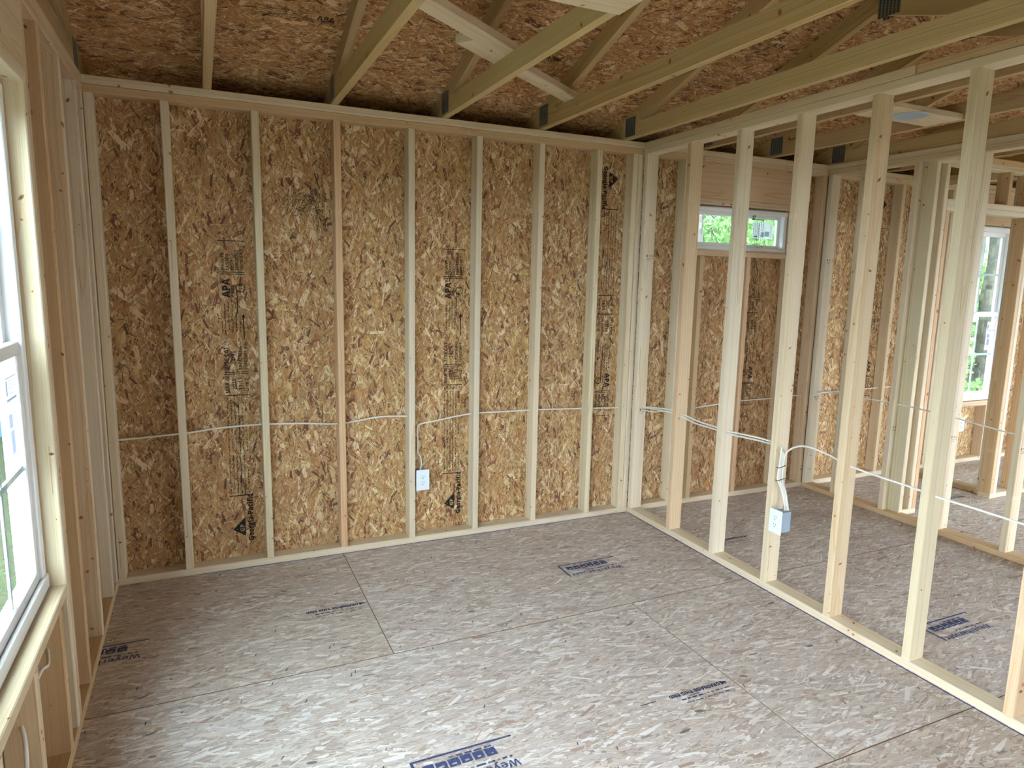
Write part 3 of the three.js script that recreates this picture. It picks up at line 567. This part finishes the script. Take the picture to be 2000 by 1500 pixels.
cable('white cable from the back wall outlet through the studs to the corner', [[1.612, 0.44, -0.04], [1.622, 0.47, -0.05], [1.618, 0.52, -0.055], [1.602, 0.545, -0.05], [1.5995, 0.62, -0.045], [1.601, 0.715, -0.045], [1.63, 0.728, -0.045], [1.707, 0.738, -0.045], [1.84, 0.757, -0.045], [1.958, 0.768, -0.045], [2.17, 0.766, -0.045], [2.37, 0.764, -0.045], [2.58, 0.757, -0.045], [2.78, 0.75, -0.045], [3.06, 0.737, -0.045], [3.13, 0.745, -0.01], [3.144, 0.755, 0.06], [3.146, 0.786, 0.3], [3.146, 0.788, 0.44], [3.15, 0.77, 0.613], [3.148, 0.768, 0.772], [3.146, 0.766, 0.858], [3.144, 0.782, 1.18], [3.144, 0.775, 1.28], [3.128, 0.75, 1.297], [3.124, 0.69, 1.2975], [3.118, 0.605, 1.2975], [3.152, 0.54, 1.299], [3.164, 0.46, 1.315], [3.15, 0.44, 1.33]]);
cable('second white cable beside the first along the partition studs', [[3.3, 0.69, -0.045], [3.2, 0.72, -0.01], [3.144, 0.755, 0.1], [3.141, 0.772, 0.3], [3.14, 0.774, 0.44], [3.14, 0.756, 0.613], [3.14, 0.755, 0.772], [3.14, 0.752, 0.858], [3.138, 0.769, 1.18], [3.138, 0.762, 1.28], [3.14, 0.74, 1.297], [3.136, 0.69, 1.2975], [3.13, 0.605, 1.2975], [3.165, 0.54, 1.299], [3.172, 0.46, 1.315], [3.16, 0.44, 1.33]]);
cable('white cable arching off the partition outlet towards the right', [[3.17, 0.44, 1.335], [3.178, 0.52, 1.302], [3.15, 0.6, 1.298], [3.148, 0.68, 1.298], [3.15, 0.745, 1.31], [3.15, 0.795, 1.38], [3.146, 0.808, 1.46], [3.144, 0.8, 1.56], [3.144, 0.778, 1.675], [3.144, 0.768, 1.847], [3.144, 0.763, 2.025], [3.144, 0.757, 2.1], [3.144, 0.757, 2.245], [3.144, 0.754, 2.427], [3.144, 0.755, 2.9]]);
cable('white cable on the back wall below the small high window', [[3.3, 0.69, -0.045], [3.5, 0.69, -0.045], [3.678, 0.697, -0.045], [3.881, 0.711, -0.045], [4.1, 0.724, -0.045], [4.417, 0.727, -0.045], [4.619, 0.735, -0.045], [4.756, 0.733, -0.045], [4.795, 0.75, -0.02], [4.804, 0.776, 0.06], [4.804, 0.798, 0.2], [4.804, 0.791, 0.434], [4.804, 0.795, 0.607], [4.804, 0.796, 0.697], [4.804, 0.787, 0.933], [4.804, 0.778, 1.098], [4.804, 0.761, 1.289], [4.804, 0.75, 1.444], [4.804, 0.751, 1.9]]);
cable('short white cable on the back wall of the room behind the second partition', [[4.87, 0.74, -0.045], [5.23, 0.748, -0.045], [5.41, 0.749, -0.045], [5.69, 0.753, -0.045], [5.92, 0.75, -0.045]]);
cable('white cable hanging below the sill of the left window', [[-0.05, 0.40, 1.26], [-0.045, 0.41, 1.365], [-0.03, 0.395, 1.45], [-0.028, 0.43, 1.56], [-0.04, 0.40, 1.7], [-0.045, 0.385, 1.73], [-0.03, 0.36, 1.775], [-0.028, 0.28, 1.79], [-0.03, 0.12, 1.8]], 0.0055);
for (const [x, y, w] of [[3.126, 0.668, 'upper'], [3.126, 0.6, 'lower']]) {
  const m = single('cable_staple', mergeGeometries([bx(-0.016, 0.034, -0.0015, 0.0015, 0.0095, 0.0115), bx(-0.016, -0.014, -0.0015, 0.0015, -0.004, 0.0115), bx(0.032, 0.034, -0.0015, 0.0015, -0.004, 0.0115)]), M.staple);
  m.position.set(x, y, 1.293); m.rotation.z = 0.15; tag(m, `${w} dark staple holding the cables above the partition outlet`, 'staple', 'cable staples');
}

// ---------------------------------------------------------------- outdoors
const grassTex = tex(canvas(1024, 1024, (g, w) => {
  g.fillStyle = '#34381f'; g.fillRect(0, 0, w, w);
  for (let i = 0; i < 15000; i++) { g.save(); g.translate(rnd() * w, rnd() * w); g.rotate(rnd() * 6.3); const t = rnd(); g.fillStyle = t < 0.55 ? hsl(rr(80, 110), rr(35, 55), rr(14, 28)) : hsl(rr(26, 40), rr(18, 30), rr(16, 32)); g.fillRect(0, 0, rr(4, 16), rr(1.5, 5)); g.restore(); }
}));
grassTex.repeat.set(30, 30);
const hill = (z, x) => -0.75 + Math.min(Math.max(0, -z - 3.5) * 0.32, 9) * THREE.MathUtils.smoothstep(x, 0, 3);
{
  const g = new THREE.PlaneGeometry(90, 90, 90, 90); g.rotateX(-Math.PI / 2);
  const p = g.attributes.position;
  for (let i = 0; i < p.count; i++) { const x = p.getX(i) + 4, z = p.getZ(i), d = Math.max(0, -z - 3.5); p.setX(i, x); p.setY(i, hill(z, x) + 0.12 * Math.sin(x * 1.3) * Math.cos(z * 1.1) * Math.min(1, d)); }
  g.computeVertexNormals();
  const m = single('ground', g, new THREE.MeshStandardMaterial({ map: grassTex, roughness: 1 })); tag(m, 'leaf strewn hillside and clearing outside the windows', 'ground', null, 'structure');
}
const leafGeo = (() => { const g = new THREE.BufferGeometry(); g.setAttribute('position', new THREE.Float32BufferAttribute([0, 0, 0, 0.4, 0.5, 0.1, 0, 1, 0, -0.4, 0.5, 0.1], 3)); g.setIndex([0, 1, 2, 0, 2, 3]); g.computeVertexNormals(); return g; })();
M.leaf = new THREE.MeshPhysicalMaterial({ color: 0xffffff, roughness: 0.8, side: THREE.DoubleSide, transmission: 0.35, thickness: 0 });
M.bark = new THREE.MeshStandardMaterial({ map: tex(canvas(256, 512, (g, w, h) => { g.fillStyle = '#5f5b56'; g.fillRect(0, 0, w, h); for (let i = 0; i < 900; i++) { g.fillStyle = hsl(32, rr(4, 14), rr(18, 56), 0.6); g.fillRect(rnd() * w, rnd() * h, rr(2, 7), rr(10, 60)); } })), roughness: 1 });
function leaves(parent, n, place, size, hue) {
  const m = new THREE.InstancedMesh(leafGeo, M.leaf, n); m.name = 'foliage'; m.userData.kind = 'stuff'; parent.add(m); shade(m);
  const o = new THREE.Object3D(), c = new THREE.Color();
  for (let i = 0; i < n; i++) { place(o.position); o.rotation.set(rr(0, 6.3), rr(0, 6.3), rr(0, 6.3)); o.scale.setScalar(size * rr(0.6, 1.4)); o.updateMatrix(); m.setMatrixAt(i, o.matrix); c.setHSL((hue + gauss() * 12) / 360, rr(0.42, 0.62), rr(0.16, 0.32)); m.setColorAt(i, c); }
}
function tree(x, z, h, r, lean, crown, n, label) {
  const g = base('broadleaf_tree', x, hill(z, x) - 0.05, z); tag(g, label, 'tree', 'trees on the hillside');
  const pts = []; for (let i = 0; i <= 10; i++) { const t = i / 10; pts.push(new THREE.Vector3(lean * h * t * t + 0.05 * Math.sin(t * 7 + x), h * t, 0.04 * Math.cos(t * 5 + z))); }
  const geo = new THREE.TubeGeometry(new THREE.CatmullRomCurve3(pts), 24, r, 12), p = geo.attributes.position;
  for (let i = 0; i < p.count; i++) { const t = Math.min(1, Math.max(0, p.getY(i) / h)), k = (1.15 - 0.75 * t) * (1 + 0.08 * Math.sin(i * 2.3)) + (t < 0.06 ? 0.4 * (1 - t / 0.06) : 0), cx = lean * h * t * t; p.setX(i, cx + (p.getX(i) - cx) * k); p.setZ(i, p.getZ(i) * k); }
  geo.computeVertexNormals(); part(g, 'trunk', geo, M.bark);
  for (let k = 0; k < 5; k++) { const y = h * rr(0.35, 0.85), a = rr(0, 6.3), l = rr(0.8, 2) * crown * 0.6, x0 = lean * h * (y / h) ** 2; part(g, 'branch', new THREE.TubeGeometry(new THREE.CatmullRomCurve3([new THREE.Vector3(x0, y, 0), new THREE.Vector3(x0 + Math.cos(a) * l * 0.5, y + l * 0.25, Math.sin(a) * l * 0.5), new THREE.Vector3(x0 + Math.cos(a) * l, y + l * 0.7, Math.sin(a) * l)]), 6, r * 0.22, 6), M.bark); }
  leaves(g, n, (v) => { const a = rr(0, 6.3), q = Math.sqrt(rnd()) * crown, t = rr(-0.75, 0.3); v.set(lean * h + Math.cos(a) * q, h * (1.0 + t * 0.6) + gauss() * 0.4, Math.sin(a) * q); }, 0.2, 92);
}
function shrub(x, z, r, h, n, hue, label) {
  const g = base('leafy_shrub', x, hill(z, x), z); tag(g, label, 'shrub', 'shrubs on the hillside');
  for (let k = 0; k < 3; k++) part(g, 'stem', tube([[0, -0.05, 0], [gauss() * r * 0.3, h * 0.5, gauss() * r * 0.3], [gauss() * r * 0.7, h * 0.9, gauss() * r * 0.6]], 0.012, 5), M.bark);
  leaves(g, n, (v) => { const a = rr(0, 6.3), b = Math.acos(rr(-0.4, 1)), q = r * Math.cbrt(rr(0.2, 1)); v.set(Math.cos(a) * Math.sin(b) * q, h * 0.45 + Math.cos(b) * q * h / (1.8 * r), Math.sin(a) * Math.sin(b) * q); }, 0.085, hue);
}
tree(13.9, -4.0, 7, 0.24, 0.01, 3, 5000, 'thick pale trunk seen through the tall window');
tree(7.35, -4.6, 7, 0.14, 0.0, 3, 5000, 'pale trunk at the left edge of the small high window');
tree(8.3, -7.4, 7.5, 0.11, 0.14, 3, 5000, 'leaning slender tree seen through the small high window');
tree(10.8, -9.5, 8, 0.16, -0.02, 3.2, 5000, 'tree up the slope behind the small high window');
tree(6.2, -10.5, 8, 0.16, 0.02, 3.2, 4000, 'tree up the slope left of the small high window');
tree(17.2, -6.5, 8, 0.17, -0.02, 3.2, 5000, 'tree right of the thick trunk behind the tall window');
tree(14.6, -10.5, 9, 0.18, 0.02, 3.4, 5000, 'tree up the slope behind the tall window');
tree(19.5, -11, 9, 0.18, -0.03, 3.4, 4000, 'farthest tree up the slope to the right');
tree(9.4, -15, 9, 0.18, -0.03, 3.4, 4000, 'farthest tree up the slope behind the small high window');
tree(-3.5, -4.6, 7, 0.18, 0.02, 3.2, 5000, 'added tree shading the ribbed building near the back left corner');  // added to shade the building behind the left window
[[8.4, -5.0, 1.1, 3.1, 3000, 96], [9.5, -5.3, 1.2, 3.2, 3000, 88], [7.6, -6.2, 1.2, 3.0, 2600, 100], [10.9, -6.6, 1.4, 3.2, 3000, 92], [9.8, -8.4, 1.5, 3.0, 2600, 98], [12.2, -4.4, 1.0, 1.8, 2400, 90], [13.0, -5.8, 1.2, 2.2, 2400, 94], [15.0, -4.8, 1.0, 1.6, 2400, 100], [16.0, -5.8, 1.2, 2.2, 2400, 86], [14.4, -7.4, 1.4, 2.6, 2400, 95], [17.6, -8.0, 1.4, 2.6, 2400, 98], [12.4, -3.0, 0.7, 0.8, 1400, 92], [14.6, -3.1, 0.7, 0.8, 1400, 96]].forEach(([x, z, r, h, n, hue], i) =>
  shrub(x, z, r, h, n, hue, `${ordinal[i]} leafy shrub along the slope behind the house`));
{
  // added building, standing in for the pale blue glare in the left window
  const g = base('added_building', -4.5, -0.75, -7.5); tag(g, 'added blue vertically ribbed building filling the view of the left window', 'building');
  const sm = new THREE.MeshStandardMaterial({ color: 0x35647a, roughness: 0.6 }), sm2 = new THREE.MeshStandardMaterial({ color: 0x2c5a70, roughness: 0.6 });
  for (let k = 0; k < 30; k++) part(g, 'siding_board', mergeGeometries([rail(0, 0.022, 0, 6.2, 0, 0.285), rail(0.0, 0.05, 0, 6.2, 0.285, 0.3)]), k % 2 ? sm : sm2).position.z = -4 + 0.3 * k;
  part(g, 'wall', bx(-4, -0.002, 0, 6.2, -4, 5), sm);
  g.rotation.y = -Math.PI / 2;
  part(g, 'roof', prism([[-4.3, 6.2], [5.3, 6.2], [0.5, 7.6]], -4.2, 0.25, 1, 0.3), new THREE.MeshStandardMaterial({ color: 0x6f7880, roughness: 0.7 }));
}

renderer.render(scene, camera);
